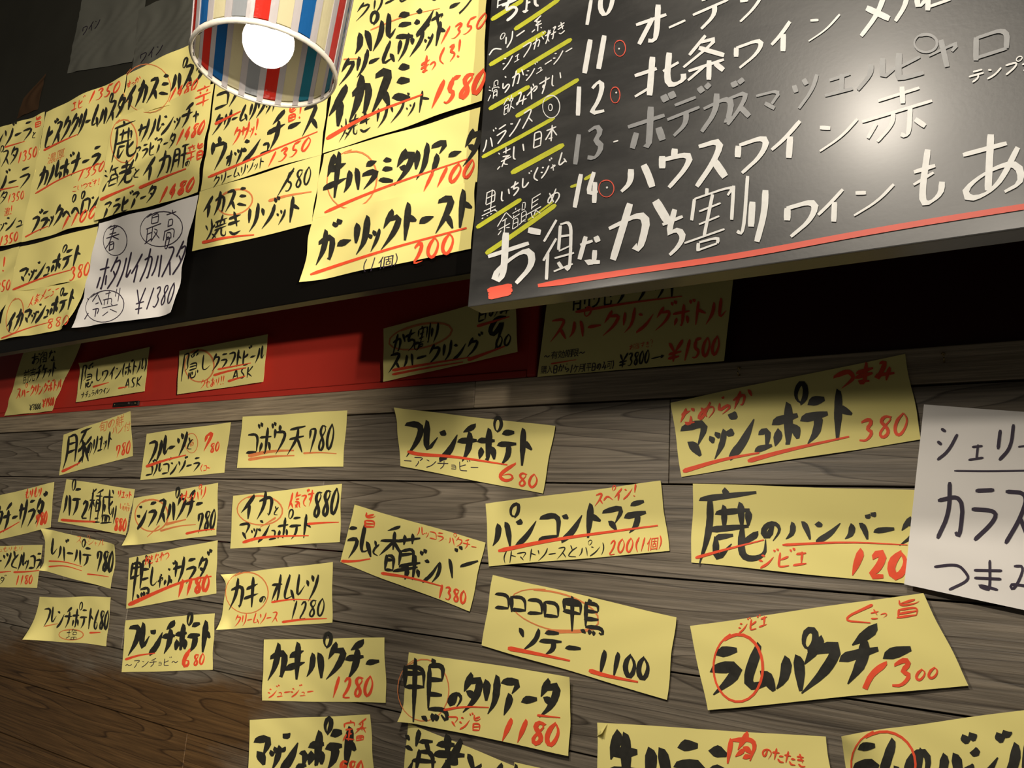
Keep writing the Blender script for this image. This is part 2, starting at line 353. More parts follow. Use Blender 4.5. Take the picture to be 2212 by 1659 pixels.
def chaikin(P, n):
    for _ in range(n):
        if len(P) < 3: return P
        Q = [P[0]]
        for a, b_ in zip(P[:-1], P[1:]):
            Q.append((a[0]*.75+b_[0]*.25, a[1]*.75+b_[1]*.25)); Q.append((a[0]*.25+b_[0]*.75, a[1]*.25+b_[1]*.75))
        Q.append(P[-1]); P = Q
    return P
def resample(P, step):
    L = [0.0]
    for a, b_ in zip(P[:-1], P[1:]): L.append(L[-1]+math.hypot(b_[0]-a[0], b_[1]-a[1]))
    tot = L[-1]
    if tot < 1e-6: return P, tot
    n = max(4, min(28, int(tot/step)+1)); out = []; j = 0
    for i in range(n+1):
        t = tot*i/n
        while j < len(L)-2 and L[j+1] < t: j += 1
        f = (t-L[j])/max(1e-9, L[j+1]-L[j])
        out.append((P[j][0]+(P[j+1][0]-P[j][0])*f, P[j][1]+(P[j+1][1]-P[j][1])*f))
    return out, tot

class Ink:
    """collects brush strokes in photograph pixels and lays them on a surface"""
    def __init__(s): s.v = []; s.f = []; s.k = 0
    def stroke(s, P, w0, style='brush', smooth=2, taper=None):
        if len(P) < 2: return
        dx, dy = P[-1][0]-P[-2][0], P[-1][1]-P[-2][1]
        Q, tot = resample(chaikin(P, smooth), max(1.2, w0*0.7))
        n = len(Q)-1
        if style == 'brush':
            ln = math.hypot(dx, dy) + 1e-6
            if taper is not None: endw = taper
            elif dx/ln < -0.25 and dy > 0: endw = 0.12
            elif dy/ln < -0.3 and dx > 0: endw = 0.15
            elif abs(dy)/ln < 0.35: endw = 0.5
            else: endw = 0.36
            bulge = random.uniform(1.0, 1.22)
        s.k += 1; lay = (s.k % 12)*0.000012
        base = len(s.v)
        for i, q in enumerate(Q):
            t = i/max(1, n)
            a = Q[max(0, i-1)]; b_ = Q[min(n, i+1)]
            tx, ty = b_[0]-a[0], b_[1]-a[1]; l = math.hypot(tx, ty)+1e-9; tx /= l; ty /= l
            if style == 'brush':
                w = bulge*(0.5+0.5*min(1, t/0.16)) if t < 0.16 else bulge*(1 - (t-0.16)*0.15)
                if t > 0.5: w *= 1 + (endw-1)*((t-0.5)/0.5)**1.25
                w *= 1 + random.uniform(-.05, .05)
            elif style == 'nib':
                sa = abs(tx*math.sin(-0.55) - ty*math.cos(-0.55))
                w = 0.42 + 0.72*sa; w *= (1 if 0 < i < n else 0.85)
            elif style == 'line':
                w = 1.15 - 0.75*t if taper is None else 1 + (taper-1)*t
                w *= (0.5 if i == 0 else 1)
            else:
                w = 1.0 if 0 < i < n else 0.55
            w *= w0*0.5
            nx, ny = -ty, tx; lay += 0.0000015
            if style == 'brush' and i == 0:      # oblique entry of the brush
                s.v.append((q[0]+nx*w-tx*w*0.9, q[1]+ny*w-ty*w*0.9, lay)); s.v.append((q[0]-nx*w+tx*w*0.3, q[1]-ny*w+ty*w*0.3, lay))
            else:
                s.v.append((q[0]+nx*w, q[1]+ny*w, lay)); s.v.append((q[0]-nx*w, q[1]-ny*w, lay))
        for i in range(n):
            a = base+2*i; s.f.append((a, a+1, a+3, a+2))
    def text(s, txt, x0, y0, x1, y1, h, w=None, slant=0.12, style='brush', jit=0.02):
        tot = sum(adv(c) for c in txt)
        bx, by = x1-x0, y1-y0
        L = math.hypot(bx, by); ux, uy = bx/L, by/L
        h *= 1.06
        vx, vy_ = slant*h, -h
        if w is None: w = 0.105
        p = 0.0
        for ch in txt:
            a = adv(ch); wid = a/tot*L
            cwid = wid*(0.97 if a >= 0.8 else 0.88)
            ox, oy = x0+ux*(p/tot*L + wid*0.04), y0+uy*(p/tot*L + wid*0.04)
            p += a
            if ch == ' ': continue
            gl = glyph(ch)
            jj = lambda: random.uniform(-jit, jit)
            if gl is None:
                vs, fs = font_glyph(ch); b0 = len(s.v)
                for x, y in vs: s.v.append((ox+ux*cwid*x+vx*(1-y)*.95, oy+uy*cwid*x+vy_*(1-y)*.95, 0.0))
                s.f += [tuple(b0+i for i in f) for f in fs]
                continue
            dense = 1.0 if len(gl) < 7 else (0.78 if len(gl) < 10 else 0.62)
            sm = 0.7 if ch in SMALL else 1.0
            rise = (0.10 if style == 'brush' else 0.05)*cwid
            ox -= cwid*0.04; cw2 = cwid*(1.08 if style == 'brush' else 1.02)
            for si, st in enumerate(gl):
                P = []
                for x, y in st:
                    x += jj(); y += jj()
                    P.append((ox+ux*cw2*x+vx*(1-y), oy+uy*cw2*x-rise*(x-0.4)+vy_*(1-y)))
                s.stroke(P, w*h*dense*sm*(0.6 if len(st) == 9 and ch in HAN else 1), style, 2)
    def ell(s, cx, cy, rx, ry, w, rot=0, a0=-2.2, sweep=6.6):
        c, sn = math.cos(rot), math.sin(rot); P = []
        for k in range(25):
            a = a0+sweep*k/24; g = 1+0.06*k/24
            x, y = rx*g*math.cos(a), ry*g*math.sin(a)
            P.append((cx+x*c-y*sn, cy+x*sn+y*c))
        s.stroke(P, w, 'line', 1, taper=0.5)
    def build(s, name, mat, parent, D, off, eps, clip=None):
        vs = []
        O = parent.location
        for px, py, lay in s.v:
            o = 0.0
            for _ in range(4): P = on(px, py, D-o); o = off(P.x, P.z)+eps+lay
            P = on(px, py, D-o)
            vs.append(P-O)
        # outlines that run past a sheet are kept on it by the caller's coordinates
        return mesh_obj(name, vs, s.f, mat, parent)

LBL = {'r': 'red brush ink', 'n': 'thin dark pen ink', 'p': 'pale red brush ink',
       'w': 'white marker', 'g': 'faded grey marker', 'y': 'yellow marker', 's': 'red marker'}
KN = {'T': 'lettering', 'E': 'ring_mark', 'U': 'underline'}
def write(items, parent, D, off, eps=0.0006, style='brush'):
    order = {'p': 0, 'y': 0, 's': 1, 'r': 2, 'k': 1, 'n': 1, 'w': 2, 'g': 2}
    for n, it in enumerate(items):
        c, kind = it[0][0], it[0][1:]
        k = Ink()
        if kind == 'T':
            a = dict(it[7]) if len(it) > 7 else {}
            if 'style' not in a: a['style'] = 'round' if c == 'n' else style
            if c == 'n' and 'w' not in a: a['w'] = 0.05
            if c in 'kr': w_ = a.get('w', 0.105); a['w'] = w_*((1.22 if w_ >= 0.125 else 1.08) if c == 'k' else 1.08)
            k.text(*it[1:7], **a)
        elif kind == 'E': k.ell(*it[1:])
        elif kind == 'U': k.stroke(it[1], it[2], it[3] if len(it) > 3 else 'line', 2, it[4] if len(it) > 4 else None)
        o = k.build(KN[kind], INKS[c], parent, D, off, eps+order[c]*0.00018+n*0.000004)
        if c not in 'k': o['label'] = LBL[c]

def sheet(name, corners, D, off0, mat, label, cat, group, items, wave=0.0012, curls=(), seed=0, lean=0.0, edge=0.0, fold=None):
    """a paper sheet hanging off0 in front of the plane y = D, corners TL TR BR BL in photograph pixels"""
    rnd = random.Random(seed*13+5)
    Pc = [on(px, py, D-off0) for px, py in corners]
    TL, TR, BR, BL = Pc
    ph = [rnd.uniform(0, 6.28) for _ in range(6)]
    f1, f2 = rnd.uniform(18, 30), rnd.uniform(35, 60)
    cl = [(Pc[i], r, a) for i, r, a in curls]
    zt = (TL.z+TR.z)/2; zb = (BL.z+BR.z)/2
    def off(x, z):
        o = off0 + wave*(0.6*math.sin(f1*x+ph[0]+7*z) + 0.4*math.sin(f2*x+ph[1]+9*math.sin(14*z+ph[2])) + 0.3*math.sin(25*z+ph[3]))
        o += lean*max(0.0, min(1.2, (zt-z)/max(1e-4, zt-zb)))
        for c, r, a in cl:
            d = math.hypot(x-c.x, z-c.z)
            if d < r: o += a*(1-d/r)**1.6
        return o
    root = empty(name, (TL+TR+BR+BL)/4, label, cat, group)
    NX, NZ = 56, 24
    vs = []
    for j in range(NZ+1):
        t = j/NZ
        for i in range(NX+1):
            s_ = i/NX
            top = TL.lerp(TR, s_); bot = BL.lerp(BR, s_)
            P = top.lerp(bot, t)
            # papers are not cut or hung perfectly straight
            if edge:
                q = 4*t*(1-t)
                P.x += edge*q*(math.sin(ph[4]+5*t)*(1-s_) + math.sin(ph[5]+6*t)*s_)
                q2 = 4*s_*(1-s_)
                P.z += 0.6*edge*q2*math.sin(ph[0]+6*s_)
            P.y = D - off(P.x, P.z)
            vs.append(P-root.location)
    fs = []
    for j in range(NZ):
        for i in range(NX):
            a = j*(NX+1)+i
            fs.append((a, a+NX+1, a+NX+2, a+1))
    n0 = len(vs)
    vs += [v+Vector((0, 0.0003, 0)) for v in vs]
    fs += [tuple(n0+i for i in f[::-1]) for f in fs]
    rim = [i for i in range(NX+1)] + [j*(NX+1)+NX for j in range(1, NZ+1)] + [NZ*(NX+1)+i for i in range(NX-1, -1, -1)] + [j*(NX+1) for j in range(NZ-1, 0, -1)]
    nsm = len(fs)
    for a, b_ in zip(rim, rim[1:]+rim[:1]):
        q = len(vs); vs += [vs[a], vs[b_], vs[n0+b_], vs[n0+a]]; fs.append((q, q+1, q+2, q+3))
    so = mesh_obj('sheet', vs, fs, mat, root, False)
    so.data.polygons.foreach_set('use_smooth', [i < nsm for i in range(len(fs))])
    if fold:      # a corner folded over towards the room
        ci, ln = fold; P0 = Pc[ci]
        nb = [Pc[(ci+1) % 4], Pc[(ci-1) % 4]]
        A = P0 + (nb[0]-P0).normalized()*ln; B = P0 + (nb[1]-P0).normalized()*ln
        M = (A+B)/2; T = M + (M-P0)*0.45
        A.y = D-off(A.x, A.z)-0.001; B.y = D-off(B.x, B.z)-0.001; T.y = D-off(T.x, T.z)-0.010; Md = (A+B)/2; Md.y -= 0.004
        k = [A, Md, B, T]; k2 = [p-Vector((0, .0004, 0)) for p in k]
        vv = [p-root.location for p in k+k2]
        mesh_obj('folded_corner', vv, [(0, 1, 3), (1, 2, 3), (4, 7, 5), (5, 7, 6), (0, 3, 7, 4), (3, 2, 6, 7), (0, 4, 5, 1), (1, 5, 6, 2)], mat, root)
    write(items, root, D, off, 0.0005)
    return root

# ------------------------------------------------------------------ slips on the plank wall
GW = 'yellow menu slips on the plank wall'
def slip(corners, label, items, off=0.004, **k):
    k.setdefault('edge', 0.0012)
    slip.n += 1
    return sheet('menu_slip', corners, 1.0, off, M_YEL, label, 'menu slip', GW, items, seed=slip.n, **k)
slip.n = 0

slip([(137,939),(281,888),(286,985),(127,1027)], 'small yellow pork rillette slip tilted up, first from the left in the top row',
 [('kT','豚',134,1016,188,1000,76,{'w':.10}),('kT','のリエット',185,988,240,968,36,{'w':.09}),('pT','旬の鮮',212,936,266,918,24,{'w':.09}),('pT','パン付',240,940,280,930,20,{'w':.08}),
  ('rT','780',249,990,281,980,28,{'w':.10}),('rU',[(133,1019),(150,1011),(173,999)],6)])
slip([(316,937),(498,912),(484,1021),(303,1037)], 'yellow fruit and blue cheese slip in two lines, second from the left in its row',
 [('kT','フルーツ',314,1006,400,982,50,{'w':.11}),('kT','と',402,974,416,970,26,{'w':.11}),('kT','ゴルゴンゾーラ',313,1030,431,1017,30,{'w':.12}),
  ('rT','7',434,978,455,966,38,{'w':.13,'slant':.3}),('rT','80',452,980,474,974,20,{'w':.13}),('pE',414,957,13,21,2),('pT','旨',408,964,420,962,14,{'w':.1}),
  ('rT','くコ〜',430,1020,454,1016,15,{'w':.1}),('rU',[(315,1008),(355,994),(402,983)],6)])
slip([(524,900),(750,886.5),(741,1008),(512,1011)], 'yellow burdock tempura 780 slip with pink double underline, top row under the beige rail',
 [('kT','ゴボウ',528,984,614,980,58,{'w':.085}),('kT','天',616,984,655,980,60,{'w':.08}),('kT','780',663,980,720,974,56,{'w':.075}),
  ('pU',[(536,985),(585,974),(635,973)],8),('pU',[(536,993),(580,986),(636,984)],6),('pU',[(655,979),(690,977),(727,980)],4)])
slip([(-60,1085),(116,1041),(109,1139),(-60,1180)], 'yellow coriander salad slip cut off by the left edge of the picture, red 780',
 [('kT','パクチーサラダ',-34,1160,92,1128,56,{'w':.095}),('rT','もりもり',53,1078,90,1072,20,{'w':.13}),('rT','780',76,1140,101,1132,28,{'w':.13}),('rU',[(-20,1158),(10,1146),(42,1127)],4)])
slip([(143,1035),(292,1057),(271,1156),(125,1127)], 'yellow two-pate platter slip tilted down to the right, red 880 in its corner',
 [('kT','パテ',133,1115,172,1112,58,{'w':.09}),('kT','2',172,1120,190,1120,38,{'w':.13}),('kT','種盛',188,1126,240,1130,66,{'w':.08}),('kT','り',238,1132,250,1134,44,{'w':.07}),('rT','リエット',253,1074,284,1078,15,{'w':.13}),('pT','レバパテ',258,1102,280,1106,14,{'w':.12}),
  ('rT','880',245,1147,272,1150,28,{'w':.12}),('rU',[(131,1123),(170,1126),(206,1127)],6,'line',.6)])
slip([(289,1076),(471,1043),(468,1156),(275,1179)], 'yellow whitebait and coriander 780 slip with a red ring round its first word',
 [('kT','シラスパクチー',294,1144,436,1112,54,{'w':.11}),('kT','780',424,1152,464,1146,44,{'w':.10}),('pE',328,1113,35,34,4),('rT','サッパリ',387,1090,444,1076,24,{'w':.10}),
  ('pU',[(356,1133),(402,1122)],6),('pU',[(346,1147),(385,1136),(423,1133)],4),('rU',[(401,1153),(430,1146),(464,1143)],5),('pU',[(345,1135),(318,1160)],3)],curls=((3,.04,.012),))
slip([(99,1142),(256,1177),(238,1272),(92,1232)], 'yellow liver pate 780 slip with curled top corners and three thin red underlines',
 [('kT','レバーパテ',106,1206,195,1226,42,{'w':.10}),('kT','780',206,1234,243,1240,46,{'w':.11}),('pT','スペシャル',163,1172,224,1182,15,{'w':.10}),
  ('rU',[(105,1212),(140,1213),(177,1224)],3),('rU',[(105,1224),(140,1221),(177,1233)],3),('rU',[(188,1240),(210,1242),(235,1246)],3)],curls=((0,.035,.014),(1,.05,.010),(3,.02,.01)))
slip([(-60,1180),(92,1177),(80,1270),(-70,1266)], 'yellow fruit and rocket salad slip cut off by the left edge, red 1180 below',
 [('kT','フルーツと',-50,1230,40,1228,36,{'w':.11}),('kT','ルッコラ',38,1232,88,1230,36,{'w':.12}),('pT','フレッシュもりもり',-40,1194,50,1190,11,{'w':.12}),('kT','サラダ',-28,1262,10,1262,17,{'w':.09}),
  ('rT','1180',32,1264,70,1262,19,{'w':.14}),('rU',[(-20,1238),(24,1234)],4),('rU',[(29,1236),(60,1235),(86,1232)],4)],wave=.0005)
slip([(85,1289),(239,1290),(229,1396),(76,1380)], 'yellow salted french fries 680 slip whose lower left corner is torn and curled outwards',
 [('kT','フレンチポテト',90,1354,200,1359,42,{'w':.09}),('kT','680',201,1362,233,1363,42,{'w':.09}),('kT','塩',142,1381,166,1382,22,{'w':.09}),('pE',154,1371,26,11,3),('rU',[(193,1367),(217,1366)],4),('pU',[(96,1353),(125,1347)],3)],
 curls=((3,.085,.03),),edge=.003)
slip([(279,1205),(470,1167),(467,1282),(272,1315)], 'yellow duck shabu salad slip with thick red 1180, tilted up to the right',
 [('kT','鴨',276,1298,318,1290,86,{'w':.095}),('kT','しゃぶ',319,1274,372,1266,46,{'w':.10}),('kT','サラダ',370,1266,447,1252,54,{'w':.10}),('rT','好きなやつ',311,1222,364,1208,18,{'w':.11}),
  ('rT','1180',380,1291,452,1278,34,{'w':.17}),('rU',[(277,1307),(365,1267),(410,1252),(457,1245)],8)])
slip([(271,1340),(463,1325),(458,1447),(262,1452)], 'yellow anchovy french fries 680 slip, smaller one at lower left beside the brown wood',
 [('kT','フレンチポテト',270,1416,452,1408,64,{'w':.135}),('rU',[(270,1425),(300,1415),(335,1411)],5),('nT','〜アンチョビ〜',268,1444,386,1436,16,{'w':.09}),
  ('rT','6',392,1443,414,1441,36,{'w':.20}),('rT','80',415,1440,442,1436,24,{'w':.14})])
slip([(503,1071),(739,1045),(734,1171),(496,1185)], 'yellow squid and mashed potato 880 slip with a red ring and red note, centre left',
 [('kT','イカ',514,1126,588,1116,54,{'w':.115}),('kT','と',590,1115,602,1112,20,{'w':.12}),('pE',562,1102,48,31,4,0.05),('pU',[(596,1118),(562,1139)],4),('rT','人気です',620,1100,677,1092,32,{'w':.10}),
  ('kT','880',672,1123,730,1112,56,{'w':.095}),('rU',[(664,1132),(695,1129),(732,1128)],5),('kT','マッシュポテト',513,1172,670,1162,48,{'w':.10}),('rU',[(524,1172),(555,1162),(600,1158),(667,1157)],6)])
slip([(489,1241),(719,1214),(718,1345),(477,1360)], 'yellow oyster omelette 1280 slip with a big red ring and curled left corners',
 [('kT','カキ',491,1318,557,1312,62,{'w':.10}),('kT','の',558,1304,574,1303,18,{'w':.14}),('kT','オムレツ',580,1305,683,1298,58,{'w':.09}),('kT','1280',624,1341,701,1332,38,{'w':.10}),
  ('pE',534,1280,45,44,3),('rT','クリームソース',505,1354,600,1344,24,{'w':.09}),('rU',[(586,1301),(630,1294),(672,1296)],4),('rU',[(609,1344),(650,1338),(706,1336)],5)],curls=((0,.02,.014),(3,.03,.012)))
slip([(570,1381.6),(831,1377),(834,1518),(567,1513)], 'yellow oyster and coriander slip with bold black letters and red 1280, low centre left',
 [('kT','カキパクチー',573,1470,818,1464,74,{'w':.135}),('rT','ジュージュー',578,1507,677,1504,22,{'w':.12}),('rT','1280',712,1508,806,1506,42,{'w':.14})])
slip([(540,1555),(800,1543),(812,1720),(535,1720)], 'yellow mashed potato slip cut by the bottom edge, red standard-dish mark top right',
 [('kT','マッシュポテト',543,1664,766,1660,82,{'w':.15}),('rT','定番',737,1602,790,1598,42,{'w':.10}),('rT','980',730,1682,784,1684,38,{'w':.14}),('rU',[(560,1690),(680,1672)],7)])
slip([(857,882),(1200,920),(1173,1066),(865,1007)], 'large yellow anchovy fries 680 slip just below the rail under the board corner',
 [('kT','フレンチポテト',868,984,1150,1008,74,{'w':.13,'slant':.05}),('rU',[(880,975),(905,982),(975,985),(1096,1004)],7),('nT','ーアンチョビー',870,1004,1036,1020,20,{'w':.08,'slant':0}),
  ('rT','6',1070,1036,1120,1046,38,{'w':.15,'slant':.3}),('rT','80',1114,1050,1162,1056,28,{'w':.15})],curls=((0,.03,.006),))
slip([(765,1090),(1049,1172),(1015,1321),(735,1214)], 'yellow lamb and herb slip tilted steeply down to the right, red 1380',
 [('kT','ラム',746,1206,800,1204,68,{'w':.11,'slant':.05}),('kT','と',803,1198,819,1202,30,{'w':.13}),('kT','香',816,1228,862,1234,88,{'w':.085}),('kT','草',846,1254,896,1252,92,{'w':.085}),
  ('kT','ボン',872,1254,946,1256,56,{'w':.12}),('kT','バー',926,1264,1034,1240,58,{'w':.11}),('rT','旨',780,1136,814,1140,28,{'w':.13}),('rT','ルッコラ・パクチー',900,1156,1030,1192,20,{'w':.10,'slant':0}),
  ('rT','1380',944,1290,1008,1308,28,{'w':.16,'slant':.05}),('rU',[(737,1212),(765,1213),(800,1207)],6),('rU',[(823,1238),(885,1247),(954,1266)],6)])
slip([(1050,1088),(1427,1038),(1446,1190),(1056,1223.5)], 'large yellow tomato bread slip with a long red underline, centre of the wall',
 [('kT','パンコントマテ',1058,1186,1396,1148,68,{'w':.135,'slant':.08}),('rU',[(1076,1190),(1200,1164),(1421,1135)],8),('rT','スペイン!',1282,1094,1374,1072,26,{'w':.12}),
  ('kT','(トマトソースとパン)',1084,1218,1306,1198,25,{'w':.085}),('rT','200(',1312,1199,1382,1192,30,{'w':.11}),('rT','1個)',1380,1192,1430,1186,28,{'w':.09})])
slip([(1065,1242),(1462,1333.5),(1440.5,1512),(1040,1394)], 'large yellow diced duck saute slip, black 1100, tilted down to the right',
 [('kT','コロコロ',1066,1314,1208,1338,40,{'w':.15,'slant':0}),('kT','鴨',1218,1358,1298,1378,72,{'w':.14,'slant':0}),('kT','ソテー',1118,1402,1258,1426,50,{'w':.15,'slant':0}),('kT','1100',1288,1452,1404,1472,46,{'w':.17,'slant':.02}),
  ('pE',1199,1320,96,40,4,0.25),('pU',[(1180,1364),(1240,1364),(1288,1358)],9),('rU',[(1097,1400),(1150,1410),(1231,1427)],9),('rU',[(1272,1448),(1310,1460),(1378,1473)],9)],off=.005)
slip([(881,1562),(1180,1682),(1160,1760),(868,1740)], 'yellow shrimp and squid slip half hidden under the duck slip, cut by the bottom edge',
 [('kT','海老',878,1672,1000,1690,92,{'w':.125,'slant':0}),('kT','とイカ',1002,1712,1140,1740,80,{'w':.12,'slant':0})],off=.003)
slip([(1112,1646),(1330,1700),(1320,1780),(1106,1780)], 'tip of a yellow slip at the bottom edge beside the shrimp slip', [],off=.0022)
slip([(884,1409),(1234,1462),(1228,1633),(869,1557)], 'yellow duck tagliata slip with a huge duck character and red 1180, bottom centre',
 [('kT','鴨',874,1556,960,1564,128,{'w':.115,'slant':.02}),('kT','の',964,1528,998,1532,40,{'w':.17}),('kT','タリアータ',994,1536,1206,1552,76,{'w':.155,'slant':.05}),
  ('rT','マジ旨',966,1572,1040,1578,30,{'w':.10}),('rT','1180',1074,1600,1206,1614,46,{'w':.18,'slant':.2}),('rU',[(958,1534),(1000,1526),(1056,1528)],5),('rU',[(1160,1545),(1210,1550)],5),('pE',915,1490,54,66,3)],
 off=.009,curls=((3,.03,.012),(1,.03,.005)))
slip([(1290,1561),(1784,1591),(1806,1760),(1294,1760)], 'yellow seared beef slip with folded top left corner, cut by the bottom edge',
 [('kT','牛ハラミ',1312,1704,1590,1730,116,{'w':.145,'slant':0}),('rT','肉',1562,1646,1632,1652,62,{'w':.15,'slant':.2}),('rT','のたたき',1644,1636,1744,1660,26,{'w':.13,'slant':0})],fold=(0,.016))
slip([(1824,1585),(2262,1528),(2280,1760),(1836,1760)], 'yellow lamb with basil slip at the bottom right, bent corner and red ring',
 [('kT','ラムの',1832,1712,2006,1706,104,{'w':.14}),('kT','バジル',2008,1712,2232,1702,104,{'w':.145}),('rE',1909,1652,68,72,6)],curls=((0,.045,.018),),off=.006)
slip([(1448,870),(1955,764),(1989,949),(1471.6,1030)], 'big yellow mashed potato 380 slip tilted up, overlapping the rail below the board',
 [('kT','マッシュポテト',1470,1004,1842,944,98,{'w':.135,'slant':.02}),('rU',[(1475,1018),(1560,992),(1640,978)],9),('rU',[(1615,996),(1700,972),(1834,943)],9),
  ('rT','なめらか',1464,926,1620,876,36,{'w':.15}),('rT','つまみ',1798,844,1928,820,44,{'w':.17}),('rT','380',1852,956,1962,940,46,{'w':.13})])
slip([(1496.5,1044.7),(2010,1059),(1990,1264),(1493,1215)], 'big yellow venison hamburger slip with large deer character, partly under the white sheet',
 [('kT','鹿',1494,1216,1644,1212,150,{'w':.12,'slant':.02}),('kT','の',1642,1168,1690,1170,48,{'w':.18,'slant':0}),('kT','ハンバー',1690,1168,1936,1168,48,{'w':.20,'slant':0}),('kT','グ',1938,1176,1990,1178,60,{'w':.15}),
  ('rT','ジビエ',1638,1226,1744,1222,32,{'w':.13}),('rT','120',1826,1242,1960,1250,52,{'w':.26,'slant':.12}),('rT','0',1960,1250,1990,1252,50,{'w':.24}),
  ('rU',[(1690,1177),(1830,1170),(1960,1177)],5),('rU',[(1502,1205),(1570,1186),(1650,1166)],6)])
slip([(1491,1352),(1995,1281),(2092,1481),(1529,1534)], 'big yellow lamb coriander 1300 slip with red ring, right of centre near the bottom',
 [('kT','ラムパ',1524,1502,1740,1496,100,{'w':.165,'slant':.1}),('kT','クチー',1722,1496,1968,1452,104,{'w':.16,'slant':.12}),('rT','ジビエ',1594,1368,1658,1352,24,{'w':.13}),
  ('rE',1595,1442,52,72,7),('rU',[(1885,1306),(1812,1340),(1880,1345)],6),('rT','さっ',1876,1338,1916,1334,20,{'w':.13}),('rT','旨',1922,1334,1994,1330,36,{'w':.11}),
  ('rU',[(1915,1432),(1882,1456),(1868,1488)],12,'brush',1.0),('rT','3',1920,1486,1974,1478,54,{'w':.17}),('rT','00',1974,1472,2028,1464,22,{'w':.20})],off=.006)
sheet('menu_sheet', [(1996,874),(2720,926),(2690,1420),(1954,1262)], 1.0, .010, M_WHT, 'white paper sheet with thin pen writing for sherry, right edge of the plank wall', 'paper sheet', None,
 [('nT','シ',2020,994,2068,990,72,{'w':.09}),('nT','エ',2086,998,2128,994,38,{'w':.13}),('nT','リ',2142,996,2192,994,72,{'w':.10}),('nT','ー',2192,985,2232,980,40,{'w':.1}),('nU',[(2061,1017),(2140,1018),(2240,1016)],4,'round'),
  ('nT','カラス',2016,1162,2236,1176,116,{'w':.075,'slant':.02}),('nT','つまみ',2016,1272,2250,1290,68,{'w':.085,'slant':.02})],seed=77,wave=.0015,lean=.004)

# ------------------------------------------------------------------ slips on the red band
GR = 'dim yellow slips on the red band'
sheet('menu_slip', [(56,746),(177,731),(110,887),(7,898)], 1.0, .012, M_YEL, 'darkest yellow voucher sheet at the far left of the red band', 'menu slip', GR,
 [('kT','お得な',66,790,120,780,24,{'w':.1}),('kT','前売チケット',48,830,120,812,30,{'w':.09}),('rT','スパークリングボトル',34,862,132,842,22,{'w':.11}),('kT','¥3800',62,888,88,884,13,{'w':.12}),('rT','¥1500',90,882,116,876,18,{'w':.13})],seed=41,wave=.003,lean=-.004)
sheet('menu_slip', [(174,785),(322,749),(312,845),(164,869)], 1.0, .006, M_YEL, 'dim yellow hidden wine (bottle) slip, second from the left on the red band', 'menu slip', GR,
 [('kT','隠',174,841,197,836,48,{'w':.085}),('kT','し',203,830,219,826,32,{'w':.09}),('kT','ワイン(ボトル)',218,826,316,802,28,{'w':.10}),('kT','ASK',268,840,305,834,20,{'w':.11}),('kT','ナチュラルワイン',174,862,237,848,13,{'w':.12}),('rU',[(200,836),(235,826)],4),('rU',[(255,839),(275,835)],4)],seed=42,curls=((0,.02,.006),))
sheet('menu_slip', [(388,758),(579,722),(569,825),(383,852)], 1.0, .006, M_YEL, 'yellow craft beer slip with a red ring on the red band', 'menu slip', GR,
 [('kT','隠',392,822,424,815,54,{'w':.085}),('kT','し',430,806,454,802,36,{'w':.09}),('kT','クラフトビール',456,802,568,782,34,{'w':.11}),('kT','ASK',500,822,546,814,22,{'w':.11}),('rT','クセあり!!',432,840,484,830,18,{'w':.09}),
  ('pE',431,790,31,34,4),('rU',[(461,811),(490,802),(532,794)],5),('rU',[(470,798),(542,784)],4),('rU',[(492,824),(530,812)],5)],seed=43)
sheet('menu_slip', [(829,710),(1113,632),(1118,760),(828,825)], 1.0, .007, M_YEL, 'yellow crushed-ice sparkling wine 900 slip on the red band, left of the board corner', 'menu slip', GR,
 [('kT','かち割り',845,770,950,736,42,{'w':.10}),('kT','スパークリング',836,806,1034,766,40,{'w':.12}),('kT','9',1044,768,1090,752,72,{'w':.10}),('kT','00',1068,754,1104,746,24,{'w':.13}),('kT','日のみ',1028,696,1100,678,28,{'w':.11}),
  ('pE',909,726,68,25,5,-.22),('rU',[(847,800),(930,785),(1014,772)],6),('rU',[(847,809),(920,795),(1000,782)],5),('rU',[(1010,778),(1090,748)],7),('rU',[(1030,705),(1100,684)],6)],seed=44)
sheet('menu_sheet', [(1204,470),(1604,420),(1564,780),(1161,814)], 1.0, .008, M_YEL, 'large dim yellow advance ticket sheet for a sparkling bottle, half hidden behind the board', 'paper sheet', GR,
 [('kT','前売チケット',1232,672,1474,640,54,{'w':.10,'slant':.05}),('rU',[(1243,674),(1350,655),(1473,640)],6),('rT','スパークリングボトル',1184,738,1564,696,48,{'w':.11}),('nT','〜有効期限〜',1173,778,1264,768,17,{'w':.1}),
  ('nT','購入日から',1167,808,1230,803,17,{'w':.1}),('nT','1ヶ月(平日のみ可)',1230,806,1326,796,17,{'w':.1}),('kT','¥3800',1334,796,1402,785,28,{'w':.11}),('kT','→',1406,780,1432,776,12,{'w':.18}),('rT','¥1500',1438,784,1554,768,40,{'w':.14}),
  ('rT','お得すぎ!',1358,758,1410,748,13,{'w':.08}),('rU',[(1190,786),(1245,777)],3)],seed=45,wave=.0006)

